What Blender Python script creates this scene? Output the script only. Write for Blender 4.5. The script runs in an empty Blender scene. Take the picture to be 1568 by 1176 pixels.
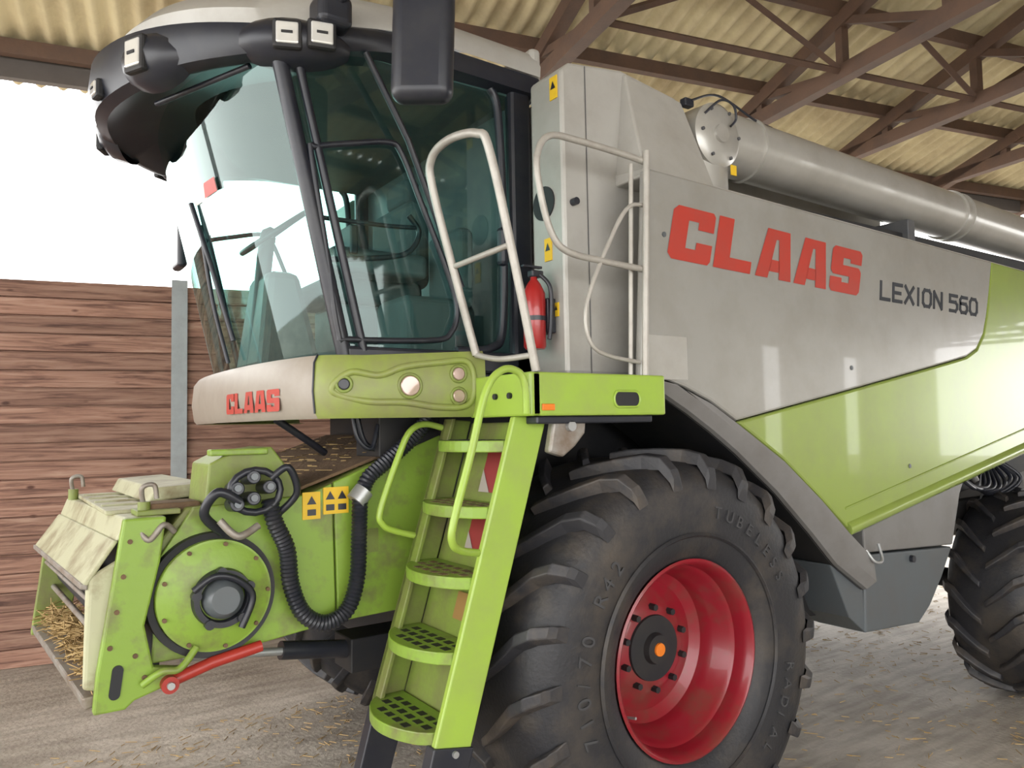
import bpy, math, random
from mathutils import Vector, Matrix
random.seed(4)
sc=bpy.context.scene
try:
    sc.view_settings.view_transform='Standard'
except Exception: pass
# ------------------------------------------------------------ camera
a=math.radians(55.5)
F=Vector((math.cos(a),math.sin(a),0)); R=Vector((math.sin(a),-math.cos(a),0)); Z=Vector((0,0,1))
p=math.radians(3.2); roll=math.radians(1.05)
f=F*math.cos(p)+Z*math.sin(p); u=Z*math.cos(p)-F*math.sin(p)
r2=R*math.cos(roll)-u*math.sin(roll); u2=u*math.cos(roll)+R*math.sin(roll)
cd=bpy.data.cameras.new('camera'); cam=bpy.data.objects.new('camera',cd); sc.collection.objects.link(cam)
cd.lens=27.09; cd.sensor_width=36; cd.clip_start=0.05
M=Matrix((r2,u2,-f)).transposed().to_4x4(); M.translation=Vector((-2.516,-2.335,1.88)); cam.matrix_world=M
sc.camera=cam
# ------------------------------------------------------------ materials
def mat(name,col,rough=.5,metal=0,dirt=None,damt=.3,dscale=6,bump=0,bscale=40,coat=0,var=.12,p0=.42,p1=.7,spec=.5):
    m=bpy.data.materials.new(name); m.use_nodes=True; nt=m.node_tree; b=nt.nodes['Principled BSDF']
    b.inputs['Roughness'].default_value=rough; b.inputs['Metallic'].default_value=metal
    b.inputs['Coat Weight'].default_value=coat; b.inputs['Specular IOR Level'].default_value=spec
    tc=nt.nodes.new('ShaderNodeTexCoord')
    nz=nt.nodes.new('ShaderNodeTexNoise'); nz.inputs['Scale'].default_value=dscale; nz.inputs['Detail'].default_value=6; nz.inputs['Roughness'].default_value=.65
    nt.links.new(tc.outputs['Object'],nz.inputs['Vector'])
    rp=nt.nodes.new('ShaderNodeValToRGB'); rp.color_ramp.elements[0].position=p0; rp.color_ramp.elements[1].position=p1
    c=Vector(col); d=Vector(dirt) if dirt else c*(1-var)
    if not dirt: damt=1
    rp.color_ramp.elements[0].color=(*c,1); rp.color_ramp.elements[1].color=(*(c*(1-damt)+d*damt),1)
    nt.links.new(nz.outputs['Fac'],rp.inputs['Fac']); nt.links.new(rp.outputs['Color'],b.inputs['Base Color'])
    if bump:
        n2=nt.nodes.new('ShaderNodeTexNoise'); n2.inputs['Scale'].default_value=bscale; n2.inputs['Detail'].default_value=4
        nt.links.new(tc.outputs['Object'],n2.inputs['Vector'])
        bp=nt.nodes.new('ShaderNodeBump'); bp.inputs['Strength'].default_value=bump; bp.inputs['Distance'].default_value=.02
        nt.links.new(n2.outputs['Fac'],bp.inputs['Height']); nt.links.new(bp.outputs['Normal'],b.inputs['Normal'])
    return m
GREY=mat('silver_paint',(.37,.365,.34),.24,.25,(.30,.285,.25),.6,3,coat=.5)
GREYL=mat('light_grey_paint',(.40,.39,.36),.42,.15,(.28,.26,.22),.6,3)
GREYB=mat('bumper_grey_paint',(.31,.275,.23),.42,.0,(.23,.19,.15),.6,5)
GREEN=mat('seed_green_paint',(.27,.36,.075),.25,.1,(.24,.29,.09),.7,3,coat=.5)
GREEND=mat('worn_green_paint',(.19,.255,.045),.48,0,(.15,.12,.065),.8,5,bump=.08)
GREENO=mat('dusty_olive_paint',(.24,.295,.065),.45,0,(.20,.18,.10),.7,6)
GREENB=mat('bright_green_paint',(.30,.45,.055),.38,0,(.27,.35,.08),.7,5,coat=.15)
GREENF=mat('feeder_green_paint',(.21,.335,.04),.40,0,(.15,.14,.06),.85,6,bump=.05,p0=.48,p1=.68)
CREAM=mat('cream_paint',(.43,.43,.28),.5,0,(.21,.17,.09),.9,5,bump=.04,p0=.46,p1=.66)
RED=mat('red_rim_paint',(.24,.008,.018),.35,0,(.15,.05,.035),.9,5,coat=.25,p0=.46,p1=.72)
REDT=mat('red_decal',(.42,.045,.03),.42,0,(.34,.06,.045),.7,4,spec=.35)
DGREY=mat('dark_grey_plastic',(.075,.078,.085),.45,0,(.16,.15,.13),.5,5)
MGREY=mat('fender_grey',(.19,.185,.18),.4,.1,(.14,.13,.12),.6,5)
SLATE=mat('slate_panel',(.10,.115,.125),.35,.1,(.10,.10,.10),.6,4)
BLACK=mat('black_plastic',(.014,.016,.024),.36,0,(.04,.04,.042),.5,6)
BLACKM=mat('black_underbody',(.010,.011,.014),.6,0,(.03,.026,.022),.6,4)
RUBBER=mat('tyre_rubber',(.016,.016,.019),.55,0,(.085,.068,.050),.8,3,bump=.15,bscale=60,p0=.48,p1=.75)
LUG=mat('tyre_lug_rubber',(.024,.024,.028),.5,0,(.11,.088,.066),.8,4,bump=.1,bscale=60,p0=.47,p1=.75)
RUBBER2=mat('tyre_lettering',(.05,.05,.053),.7)
STEEL=mat('galvanised_steel',(.42,.43,.43),.4,.6,(.3,.31,.31),.7,10)
POSTM=mat('galvanised_post',(.32,.35,.36),.55,.2,(.25,.27,.27),.7,8)
WORN=mat('worn_steel',(.30,.28,.25),.5,.4,(.16,.10,.06),.8,9)
RAIL=mat('rail_paint',(.42,.40,.36),.4,.2,(.28,.25,.22),.6,10)
TUBEM=mat('auger_paint',(.45,.44,.405),.3,.35,(.32,.30,.26),.6,3,coat=.4)
YEL=mat('warning_yellow',(.75,.48,.02),.5)
ORANGE=mat('amber_reflector',(.75,.2,.02),.3)
BROWN=mat('dust_brown',(.16,.10,.055),.9,0,(.08,.05,.03),.8,8,bump=.4)
RODRED=mat('red_lever_paint',(.36,.03,.02),.4)
LENS=mat('lamp_lens',(.75,.75,.72),.08,.3,coat=1)
LENSP=mat('headlamp_lens_warm',(.42,.30,.25),.12,.3,coat=1)
SEAT=mat('seat_fabric',(.07,.08,.085),.9)
STRAW=mat('straw',(.42,.29,.12),.8,0,(.22,.14,.06),.8,20)
LETG=mat('grey_decal',(.055,.058,.065),.8,spec=.1)
WHITE=mat('white_label',(.6,.58,.54),.5)
def glass(name,tint):
    m=bpy.data.materials.new(name); m.use_nodes=True; nt=m.node_tree; nt.nodes.clear()
    o=nt.nodes.new('ShaderNodeOutputMaterial'); mx=nt.nodes.new('ShaderNodeMixShader')
    t=nt.nodes.new('ShaderNodeBsdfTransparent'); t.inputs[0].default_value=(*tint,1)
    g=nt.nodes.new('ShaderNodeBsdfGlossy'); g.inputs['Roughness'].default_value=.03; g.inputs[0].default_value=(.85,1,.97,1)
    lw=nt.nodes.new('ShaderNodeLayerWeight'); lw.inputs[0].default_value=.5
    pw=nt.nodes.new('ShaderNodeMath'); pw.operation='POWER'; pw.inputs[1].default_value=4.5
    mr=nt.nodes.new('ShaderNodeMapRange'); mr.inputs[3].default_value=.07; mr.inputs[4].default_value=1.0
    nt.links.new(lw.outputs['Facing'],pw.inputs[0]); nt.links.new(pw.outputs[0],mr.inputs[0])
    nt.links.new(mr.outputs[0],mx.inputs[0]); nt.links.new(t.outputs[0],mx.inputs[1]); nt.links.new(g.outputs[0],mx.inputs[2]); nt.links.new(mx.outputs[0],o.inputs[0]); return m
GLASS=glass('tinted_glass',(.60,.87,.83))
# ------------------------------------------------------------ mesh helpers
def empty(name):
    e=bpy.data.objects.new(name,None); sc.collection.objects.link(e); return e
import bmesh
def mk(name,vs,fs,m,parent=None,smooth=None,bevel=0,seg=2):
    me=bpy.data.meshes.new(name); me.from_pydata([tuple(v) for v in vs],[],fs); me.materials.append(m)
    bm=bmesh.new(); bm.from_mesh(me); bmesh.ops.recalc_face_normals(bm,faces=bm.faces); bm.to_mesh(me); bm.free()
    if smooth is not None:
        me.shade_smooth(); me.set_sharp_from_angle(angle=math.radians(smooth))
    ob=bpy.data.objects.new(name,me); sc.collection.objects.link(ob)
    if bevel:
        b=ob.modifiers.new('b','BEVEL'); b.width=bevel; b.segments=seg; b.limit_method='ANGLE'; b.angle_limit=math.radians(40)
    if parent: ob.parent=parent
    return ob
HF=[(0,1,2,3),(7,6,5,4),(0,4,5,1),(1,5,6,2),(2,6,7,3),(3,7,4,0)]
def hexa(name,p,m,par=None,bevel=.005): return mk(name,p,HF,m,par,None,bevel)
def boxv(a,b):
    (x0,y0,z0),(x1,y1,z1)=a,b
    return [(x0,y0,z0),(x1,y0,z0),(x1,y0,z1),(x0,y0,z1),(x0,y1,z0),(x1,y1,z0),(x1,y1,z1),(x0,y1,z1)]
def box(name,a,b,m,par=None,bevel=.006): return hexa(name,boxv(a,b),m,par,bevel)
def prism(name,pts,y0,y1,m,par=None,bevel=.006):
    n=len(pts); vs=[(x,y0,z) for x,z in pts]+[(x,y1,z) for x,z in pts]
    fs=[tuple(range(n)),tuple(range(2*n-1,n-1,-1))]+[(i,(i+1)%n,(i+1)%n+n,i+n) for i in range(n)]
    return mk(name,vs,fs,m,par,None,bevel)
def cat(pts,k=8,closed=False):
    P=[Vector(q) for q in pts]; out=[]; n=len(P)
    for i in range(n if closed else n-1):
        if closed: p0,p1,p2,p3=P[i-1],P[i],P[(i+1)%n],P[(i+2)%n]
        else: p0,p1,p2,p3=P[max(i-1,0)],P[i],P[i+1],P[min(i+2,n-1)]
        for j in range(k):
            t=j/k; out.append(.5*((2*p1)+(p2-p0)*t+(2*p0-5*p1+4*p2-p3)*t*t+(3*p1-p0-3*p2+p3)*t**3))
    if not closed: out.append(P[-1])
    return out
def tubev(P,r,seg=12,rf=None,closed=False):
    P=[Vector(q) for q in P]; n=len(P); vs=[];fs=[]
    up=None
    for i in range(n):
        if closed: t=(P[(i+1)%n]-P[i-1])
        else: t=(P[min(i+1,n-1)]-P[max(i-1,0)])
        t.normalize()
        if up is None:
            up=Vector((0,0,1)) if abs(t.z)<.9 else Vector((1,0,0))
        up=(up-t*up.dot(t)); up.normalize(); s=t.cross(up)
        rr=rf(i) if rf else r
        for j in range(seg):
            w=2*math.pi*j/seg; vs.append(P[i]+up*math.cos(w)*rr+s*math.sin(w)*rr)
    for i in range(n if closed else n-1):
        for j in range(seg):
            a0=i*seg+j; a1=i*seg+(j+1)%seg; b0=((i+1)%n)*seg+j; b1=((i+1)%n)*seg+(j+1)%seg
            fs.append((a0,a1,b1,b0))
    if not closed: fs.append(tuple(range(seg))); fs.append(tuple(range((n-1)*seg,n*seg)))
    return vs,fs
def tube(name,pts,r,m,par=None,sm=True,k=8,seg=12,closed=False):
    P=cat(pts,k,closed) if sm else pts
    v,fc=tubev(P,r,seg,None,closed); return mk(name,v,fc,m,par,40)
def hose(name,pts,r,m,par=None,pitch=.016):
    P=cat(pts,30); L=[0]
    for i in range(1,len(P)): L.append(L[-1]+(P[i]-P[i-1]).length)
    n=int(L[-1]/pitch*2); Q=[];k=0
    for i in range(n+1):
        s=L[-1]*i/n
        while k<len(L)-2 and L[k+1]<s: k+=1
        Q.append(P[k].lerp(P[k+1],(s-L[k])/max(1e-6,L[k+1]-L[k])))
    v,fc=tubev(Q,r,14,lambda i:r*(1 if i%2 else .84)); return mk(name,v,fc,m,par,60)
def cyl(name,p0,p1,r,m,par=None,seg=28,bevel=0,r1=None):
    v,fc=tubev([p0,p1],r,seg,(lambda i:r if i==0 else r1) if r1 is not None else None); return mk(name,v,fc,m,par,40,bevel)
def lathe(name,prof,c,m,par=None,seg=72,sm=40,axis='Y'):
    vs=[];fs=[];n=len(prof)
    for i in range(seg):
        w=2*math.pi*i/seg
        for (y,r) in prof:
            if axis=='Y': vs.append((c[0]+r*math.cos(w),c[1]+y,c[2]+r*math.sin(w)))
            else: vs.append((c[0]+r*math.cos(w),c[1]+r*math.sin(w),c[2]+y))
    for i in range(seg):
        for j in range(n-1):
            fs.append((i*n+j,i*n+j+1,((i+1)%seg)*n+j+1,((i+1)%seg)*n+j))
    return mk(name,vs,fs,m,par,sm)
def multi(name,parts,m,par=None,smooth=None,bevel=0):
    vs=[];fs=[]
    for v,fc in parts:
        o=len(vs); vs+=[tuple(q) for q in v]; fs+=[tuple(i+o for i in g) for g in fc]
    return mk(name,vs,fs,m,par,smooth,bevel)
def strip(name,rows,m,par=None,smooth=40,closedrow=False):
    n=len(rows[0]); vs=[q for r in rows for q in r]; fs=[]
    for i in range(len(rows)-1):
        for j in range(n if closedrow else n-1):
            fs.append((i*n+j,i*n+(j+1)%n,(i+1)*n+(j+1)%n,(i+1)*n+j))
    return mk(name,vs,fs,m,par,smooth)
LET={
'C':[[(.10,0),(.94,0),(1,.07),(1,.38),(.62,.38),(.62,.24),(.38,.24),(.38,.76),(.62,.76),(.62,.62),(1,.62),(1,.93),(.94,1),(.10,1),(0,.9),(0,.10)]],
'L':[[(0,1),(.38,1),(.38,.24),(.95,.24),(.95,0),(0,0)]],
'A':[[(0,0),(.34,0),(.47,.8),(.47,1),(.20,1)],[(.66,0),(1,0),(.84,1),(.47,1),(.47,.8),(.55,.8)],[(.35,.14),(.65,.14),(.62,.38),(.395,.38)]],
'S':[[(.08,0),(.92,0),(1,.08),(1,.52),(.92,.61),(.38,.61),(.38,.77),(.62,.77),(.62,.68),(1,.68),(1,.92),(.92,1),(.08,1),(0,.92),(0,.47),(.08,.38),(.62,.38),(.62,.23),(.38,.23),(.38,.32),(0,.32),(0,.08)]]}
def word(name,fn,m,par,wd=.92):
    parts=[]
    for k,ch in enumerate('CLAAS'):
        for poly in LET[ch]:
            v=[fn(k+q[0]*wd,q[1]) for q in poly]; parts.append((v,[tuple(range(len(v)))]))
    return multi(name,parts,m,par)
# single-stroke letters thickened into flat decal plates
STK={'L':[[(0,1),(0,0),(1,0)]],'E':[[(1,0),(0,0),(0,1),(1,1)],[(0,.5),(.85,.5)]],'X':[[(0,0),(1,1)],[(0,1),(1,0)]],'I':[[(.5,0),(.5,1)]],
'O':[[(.2,0),(.8,0),(1,.2),(1,.8),(.8,1),(.2,1),(0,.8),(0,.2),(.2,0)]],'N':[[(0,0),(0,1),(1,0),(1,1)]],
'5':[[(0,0),(.8,0),(1,.18),(1,.42),(.8,.58),(0,.58),(0,1),(1,1)]],'6':[[(1,1),(.2,1),(0,.8),(0,.2),(.2,0),(.8,0),(1,.2),(1,.4),(.8,.58),(0,.58)]]}
STK['0']=STK['O']
def strokes(name,s,x0,z0,h,wd,gap,th,m,par,y=-.003,slope=0,shear=.12):
    parts=[]; x=x0
    for ch in s:
        if ch==' ': x+=wd*.7; continue
        w_=wd*(.35 if ch=='I' else 1)
        k=0
        for pl in STK[ch]:
            for (a0,b0),(a1,b1) in zip(pl,pl[1:]):
                p0=Vector((a0*w_,b0*h)); p1=Vector((a1*w_,b1*h)); d=(p1-p0).normalized(); nrm=Vector((-d.y,d.x))*th/2; e=d*th*.4
                q=[p0-e+nrm,p1+e+nrm,p1+e-nrm,p0-e-nrm]; yy=y-.0006*(k%3); k+=1
                v=[(x+v_.x+v_.y*shear,yy,z0+v_.y+slope*(x+v_.x-x0)) for v_ in q]
                parts.append((v+[(a_,.004,c_) for a_,_,c_ in v],HF))
        x+=w_+gap
    return multi(name,parts,m,par)
def text(name,s,loc,rot,size,m,par,ext=.002,sx=1,off=0):
    cu=bpy.data.curves.new(name,'FONT'); cu.body=s; cu.size=size; cu.extrude=ext; cu.offset=off; cu.materials.append(m)
    ob=bpy.data.objects.new(name,cu); sc.collection.objects.link(ob); ob.location=loc; ob.rotation_euler=rot; ob.scale=(sx,1,1); ob.parent=par; return ob
H=empty('combine_harvester')
# ------------------------------------------------------------ wheels
def wheel(nm,cx,y0,w,Rr,rim,nl,par,sgn=1,hubdepth=.21,flip=False):
    s=-1 if flip else 1
    c=(cx,y0+(w if flip else 0),Rr-.005)
    half=[(.03,rim-.01),(-.02,rim+.03),(-.045,rim+.10),(-.055,(rim+Rr)/2),(-.045,Rr*.83),(-.02,Rr*.89),(.03,Rr*.93),(w*.2,Rr*.945),(w*.5,Rr*.95)]
    prof=half+[(w-y,r) for y,r in half[::-1][1:]]
    lathe(nm+'_tyre',[(s*y,r) for y,r in prof],c,RUBBER,par)
    parts=[]
    for side in (0,1):
        for i in range(nl):
            th0=2*math.pi*(i+(.5 if side else 0))/nl
            pth=[(.47,0.0,.99),(.36,.06,1.0),(.22,.15,1.0),(.08,.25,.998),(0.01,.295,.98),(-.035,.32,.915),(-.045,.33,.87)]
            vs=[]
            for (q,dt,rt) in pth:
                y=q*w
                if q<=0.01: y={.01:-.012,-.035:-.047,-.045:-.054}[q]
                if side: y=w-y
                rb=Rr*min(.93,rt-.065) if q>.05 else Rr*(rt-.06)
                for (wd,rr) in ((-1,rb),(-.66,Rr*rt),(.66,Rr*rt),(1,rb)):
                    hw=.032/Rr*(1.15 if q<.3 else .9)
                    t=th0-dt*.95*sgn+wd*hw
                    vs.append((c[0]+rr*math.cos(t),c[1]+s*y,c[2]+rr*math.sin(t)))
            fs=[]
            for k in range(len(pth)-1):
                for j in range(3): fs.append((k*4+j,k*4+j+1,k*4+5+j,k*4+4+j))
            fs.append((0,1,2,3)); fs.append(tuple(range(len(pth)*4-4,len(pth)*4)))
            parts.append((vs,fs))
    multi(nm+'_tread_lugs',parts,LUG,par,None,.006)
    lathe(nm+'_sidewall_ring',[(s*-.050,rim+.11),(s*-.060,rim+.118),(s*-.052,rim+.13)],c,RUBBER,par)
    hd=hubdepth
    rp=[(.03,rim-.01),(-.015,rim+.015),(-.02,rim+.004),(-.012,rim-.006),(.03,rim-.018),(.07,rim-.022),(.085,rim-.04),(hd-.06,rim-.052),(hd-.05,rim-.062),(hd+.02,rim-.075),(hd+.05,rim-.12),(hd+.035,.24),(hd+.012,.2),(hd,.17),(hd,.0)]
    lathe(nm+'_rim',[(s*y,max(r,0)) for y,r in rp],c,RED,par)
    lathe(nm+'_rim_back',[(s*(w-.03),rim-.01),(s*(w-.08),rim-.03),(s*(hd+.06),rim-.08),(s*(hd+.06),0)],c,RED,par)
    k=rim/.405
    lathe(nm+'_hub',[(s*(hd-.001),.145*k),(s*(hd-.012),.142*k),(s*(hd-.014),.07*k),(s*(hd-.04),.062*k),(s*(hd-.042),0)],c,BLACKM,par)
    lathe(nm+'_hub_cap',[(s*(hd-.042),.03*k),(s*(hd-.05),.028*k),(s*(hd-.052),0)],c,ORANGE,par,24)
    st=[]
    for i in range(10):
        t=2*math.pi*(i+.5)/10; q=Vector((c[0]+.18*k*math.cos(t),c[1]+s*(hd+.0),c[2]+.18*k*math.sin(t)))
        st.append(tubev([q+Vector((0,s*.02,0)),q+Vector((0,-s*.028,0))],.015,6))
    multi(nm+'_wheel_studs',st,BLACKM,par)
    cyl(nm+'_valve_stem',(c[0]-.30*k,c[1]+s*.08,c[2]-.20*k),(c[0]-.29*k,c[1]+s*.02,c[2]-.19*k),.006,STEEL,par,8)
    return c
wheel('front_wheel_near',-.03,.0,.66,.89,.405,22,H,1)
wheel('front_wheel_far',-.03,2.34,.66,.89,.405,22,H,1,flip=True)
wheel('rear_wheel_near',3.46,-.12,.44,.70,.30,18,H,1,.16)
wheel('rear_wheel_far',3.46,2.68,.44,.70,.30,18,H,1,.16,True)
def arc(s,th0,dth,r,size):
    for i,ch in enumerate(s):
        t=math.radians(th0-dth*i)
        if ch==' ': continue
        text('tyre_letter_%d_%d'%(int(th0),i),ch,(-.03+r*math.cos(t),-.056,.885+r*math.sin(t)),(math.pi/2,-(t-math.pi/2),0),size,RUBBER2,H,.004)
arc('710/70 R42',200,7,.59,.09)
arc('TUBELESS',78,7,.60,.075)
arc('RADIAL',350,7,.60,.075)
cyl('front_axle',(-.03,.5,.88),(-.03,2.5,.88),.12,BLACKM,H)
cyl('rear_axle',(3.46,.3,.70),(3.46,2.7,.70),.07,BLACKM,H)
# ------------------------------------------------------------ body panels
def topz(x): return 2.98-.024*(x+.19)
border=[(.34,1.89),(1.2,2.035),(2.3,2.225),(2.52,2.265),(2.66,2.32),(2.76,2.42),(2.82,2.55),(2.87,2.70),(2.93,topz(2.93))]
grey=[(-.19,2.98),(-.25,2.07),(-.1,2.07),(.01,2.04),(.17,1.98)]+border
green=[(.34,1.885),(.67,1.70),(.95,1.50),(1.18,1.325),(3.24,1.685),(5.4,2.06),(5.75,2.2),(5.75,2.75),(5.5,topz(5.5)),(2.93,topz(2.93))]+[(x+.004,z-.004) for x,z in border[::-1][1:-1]]
for sd,(ya,yb) in (('near',(0,.05)),('far',(2.95,3.0))):
    prism('side_panel_grey_'+sd,grey,ya,yb,GREY,H,.012)
    prism('side_panel_green_'+sd,green,ya,yb,GREEN,H,.012)
tube('side_panel_lower_lip',[(1.18,.02,1.32),(3.24,.02,1.675),(5.4,.02,2.05)],.042,GREEN,H,False)
tube('side_panel_crease',[(1.16,.0,1.43),(3.24,.0,1.80),(5.6,.0,2.21)],.006,GREEN,H,False)
hexa('side_panel_top_ledge',[(-.19,0.01,2.96),(5.5,.01,2.83),(5.5,.01,2.85),(-.19,0.01,2.985),(-.19,.6,3.0),(5.5,.6,2.9),(5.5,.6,2.93),(-.19,.6,3.04)],GREYL,H)
box('body_core',(.1,.1,2.0),(5.6,2.9,2.85),MGREY,H)
hexa('body_core_lower',[(1.35,.35,1.2),(5.4,.35,1.6),(5.4,.35,2.1),(.9,.35,2.1),(1.35,2.65,1.2),(5.4,2.65,1.6),(5.4,2.65,2.1),(.9,2.65,2.1)],BLACKM,H)
box('threshing_housing',(-.78,.85,.75),(1.5,2.15,2.2),BLACKM,H)
hexa('chassis_side',[(.75,.3,.85),(2.0,.3,.75),(2.1,.3,1.4),(.6,.3,1.5),(.75,2.7,.85),(2.0,2.7,.75),(2.1,2.7,1.4),(.6,2.7,1.5)],BLACKM,H)
box('straw_hood',(4.2,.4,.9),(5.7,2.6,1.9),MGREY,H,.05)
def wf(uu,v): return Vector((-.09+uu*.295+v*.06,-.003,2.60+v*.245-.010*uu))
word('decal_lettering_side',wf,REDT,H)
strokes('decal_model_number','LEXION 560',1.58,2.555,.095,.088,.038,.020,LETG,H,slope=-.016)
box('service_cover_plate',(-.22,-.003,2.07),(.02,.001,2.26),GREYL,H,.002)
for i,(x,z) in enumerate(((1.27,2.16),(1.8,1.62),(-.1,2.7))): cyl('panel_lock_%d'%i,(x,-.004,z),(x,.01,z),.012,SLATE,H,12)
fo=[(-.30,2.07),(-.1,2.065),(.01,2.035),(.17,1.975),(.34,1.885),(.67,1.70),(.95,1.50),(1.18,1.315),(1.39,1.16)]
fi=[(-.30,2.03),(-.1,2.0),(.04,1.93),(.2,1.84),(.36,1.74),(.64,1.54),(.9,1.32),(1.1,1.14),(1.36,.98)]
cross=[]
for (ox,oz),(ix,iz) in zip(fo,fi):
    cross.append([(ox,.02,oz),(ox-.01,-.012,oz-.01),(ix+.04,-.012,iz+.05),(ix,.02,iz+.01),(ix,.05,iz)])
strip('fender_arch_strip',cross,MGREY,H,30)
strip('fender_inner_skin',[[(ix,.04,iz),(ix-.02,.7,iz+.06)] for ix,iz in fi],BLACKM,H)
prism('fender_tip_panel',[(1.1,1.14),(1.39,1.16),(1.39,.75),(1.25,.85)],.06,.4,SLATE,H)
prism('fender_support',[(.6,1.45),(1.2,1.2),(1.38,.97),(1.36,.76),(1.0,.80),(.86,.82),(.8,1.1)],.45,.8,BLACKM,H)
prism('storage_panel_upper',[(1.40,1.34),(2.56,1.55),(2.46,1.42),(2.34,1.12),(1.40,1.17)],.05,.3,MGREY,H,.01)
prism('storage_panel_lower',[(1.40,1.16),(2.33,1.11),(2.2,.95),(2.05,.80),(1.92,.72),(1.38,.75)],.05,.35,SLATE,H,.01)
tube('panel_handle',[(1.33,.0,1.2),(1.36,-.03,1.14),(1.43,-.03,1.14),(1.45,0,1.22)],.008,STEEL,H)
cyl('panel_knob',(1.86,.03,1.09),(1.86,.05,1.09),.02,BLACK,H)
tube('lower_drain_pipe',[(.85,.4,.78),(1.0,.35,.7),(1.2,.35,.72),(1.35,.4,.78)],.012,BLACKM,H)
for i in range(9):
    q=random.random()
    tube('rear_hydraulic_hose_%d'%i,[(2.50+.06*i,.3,1.68),(2.62+.09*i,.12+.02*i,1.50-.02*i),(2.9+.08*i,.15,1.42+.05*q),(3.4,.35,1.65)],.013,BLACK,H)
box('rear_frame_beam',(2.4,.40,1.15),(4.6,.5,1.3),BLACKM,H)
tube('rear_support_strut',[(2.6,.15,1.75),(3.0,.2,1.45)],.025,MGREY,H,False)
# ------------------------------------------------------------ grain tank
tk=[(-.49,2.1),(-.49,3.42),(-.44,3.46),(-.14,3.50),(.22,3.45),(.26,3.38),(.28,3.04),(.28,2.1)]
prism('grain_tank_corner',tk,.2,.43,GREYL,H,.015)
prism('grain_tank_corner_far',tk,2.57,2.8,GREYL,H,.015)
prism('grain_tank_front',[(-.34,2.1),(-.34,3.44),(.25,3.46),(.28,2.1)],.42,2.58,GREYL,H,.01)
hexa('grain_tank_slant_facet',[(-.19,.01,2.95),(.27,.01,2.94),(.24,.188,3.43),(-.13,.188,3.48),(-.19,.22,2.95),(.27,.22,2.94),(.24,.22,3.43),(-.13,.22,3.48)],GREYL,H,.01)
box('grain_tank_body',(.2,.55,2.8),(2.6,2.45,3.36),GREYL,H,.02)
box('grain_tank_rim',(.25,.5,3.36),(1.3,2.5,3.45),GREYL,H,.01)
cyl('tank_access_latch',(-.44,.2,2.84),(-.44,.17,2.84),.016,BLACK,H)
mk('tank_panel_seam',[(-.36,.197,2.1),(-.355,.197,2.1),(-.355,.197,3.46),(-.36,.197,3.46)],[(0,1,2,3)],DGREY,H)
cyl('air_intake_hole',(-.486,.335,2.86),(-.497,.335,2.86),.075,BLACKM,H)
for i,(yy,z0,w) in enumerate(((.25,3.30,.05),(.31,2.60,.05),(.26,2.35,.03))):
    box('warning_sticker_tank_%d'%i,(-.495,yy-w/2,z0),(-.489,yy+w/2,z0+w*2),YEL,H,0)
    mk('tank_sticker_triangle_%d'%i,[(-.497,yy-w*.35,z0+w*.9),(-.497,yy+w*.35,z0+w*.9),(-.497,yy,z0+w*1.6)],[(0,1,2)],BLACK,H)
# ------------------------------------------------------------ unloading auger
ay=.3
def azf(x): return 3.345-.022*(x-.55)
cyl('unloading_auger_tube',(.55,ay,azf(.55)),(6.6,ay,azf(6.6)),.158,TUBEM,H,48)
for x in (.82,2.95,3.05,5.2): cyl('auger_flange_%d'%int(x*100),(x,ay,azf(x)),(x+.02,ay,azf(x)),.170,TUBEM,H,48)
lathe('auger_elbow_drum',[(-.17,0),(-.17,.13),(-.15,.16),(.2,.172),(.25,.1)],(.45,ay,3.3),TUBEM,H)
cyl('auger_elbow_base',(.45,ay+.02,3.0),(.45,ay+.02,3.25),.175,TUBEM,H,40)
cyl('auger_pivot_cap',(.45,ay-.17,3.3),(.45,ay-.185,3.3),.045,TUBEM,H)
tube('auger_hydraulic_line',[(.34,.13,3.38),(.42,.10,3.45),(.50,.09,3.44),(.53,.1,3.38),(.50,.11,3.34)],.006,BLACK,H)
tube('auger_hydraulic_line_b',[(.28,.16,3.44),(.5,.18,3.52),(.8,.2,3.47),(1.0,.24,3.48)],.006,BLACK,H)
box('auger_bracket',(.24,.16,3.41),(.30,.2,3.45),BLACK,H)
box('auger_support_rail',(1.0,.22,2.98),(5.4,.38,3.06),BLACKM,H)
box('auger_cradle',(2.25,.18,2.98),(2.33,.45,3.14),DGREY,H)
box('auger_sticker',(.50,.115,3.10),(.54,.12,3.15),YEL,H,0)
for i in range(6):
    t=2*math.pi*i/6; cyl('elbow_bolt_%d'%i,(.45+.13*math.cos(t),ay-.168,3.3+.13*math.sin(t)),(.45+.13*math.cos(t),ay-.178,3.3+.13*math.sin(t)),.009,DGREY,H,8)
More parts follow.
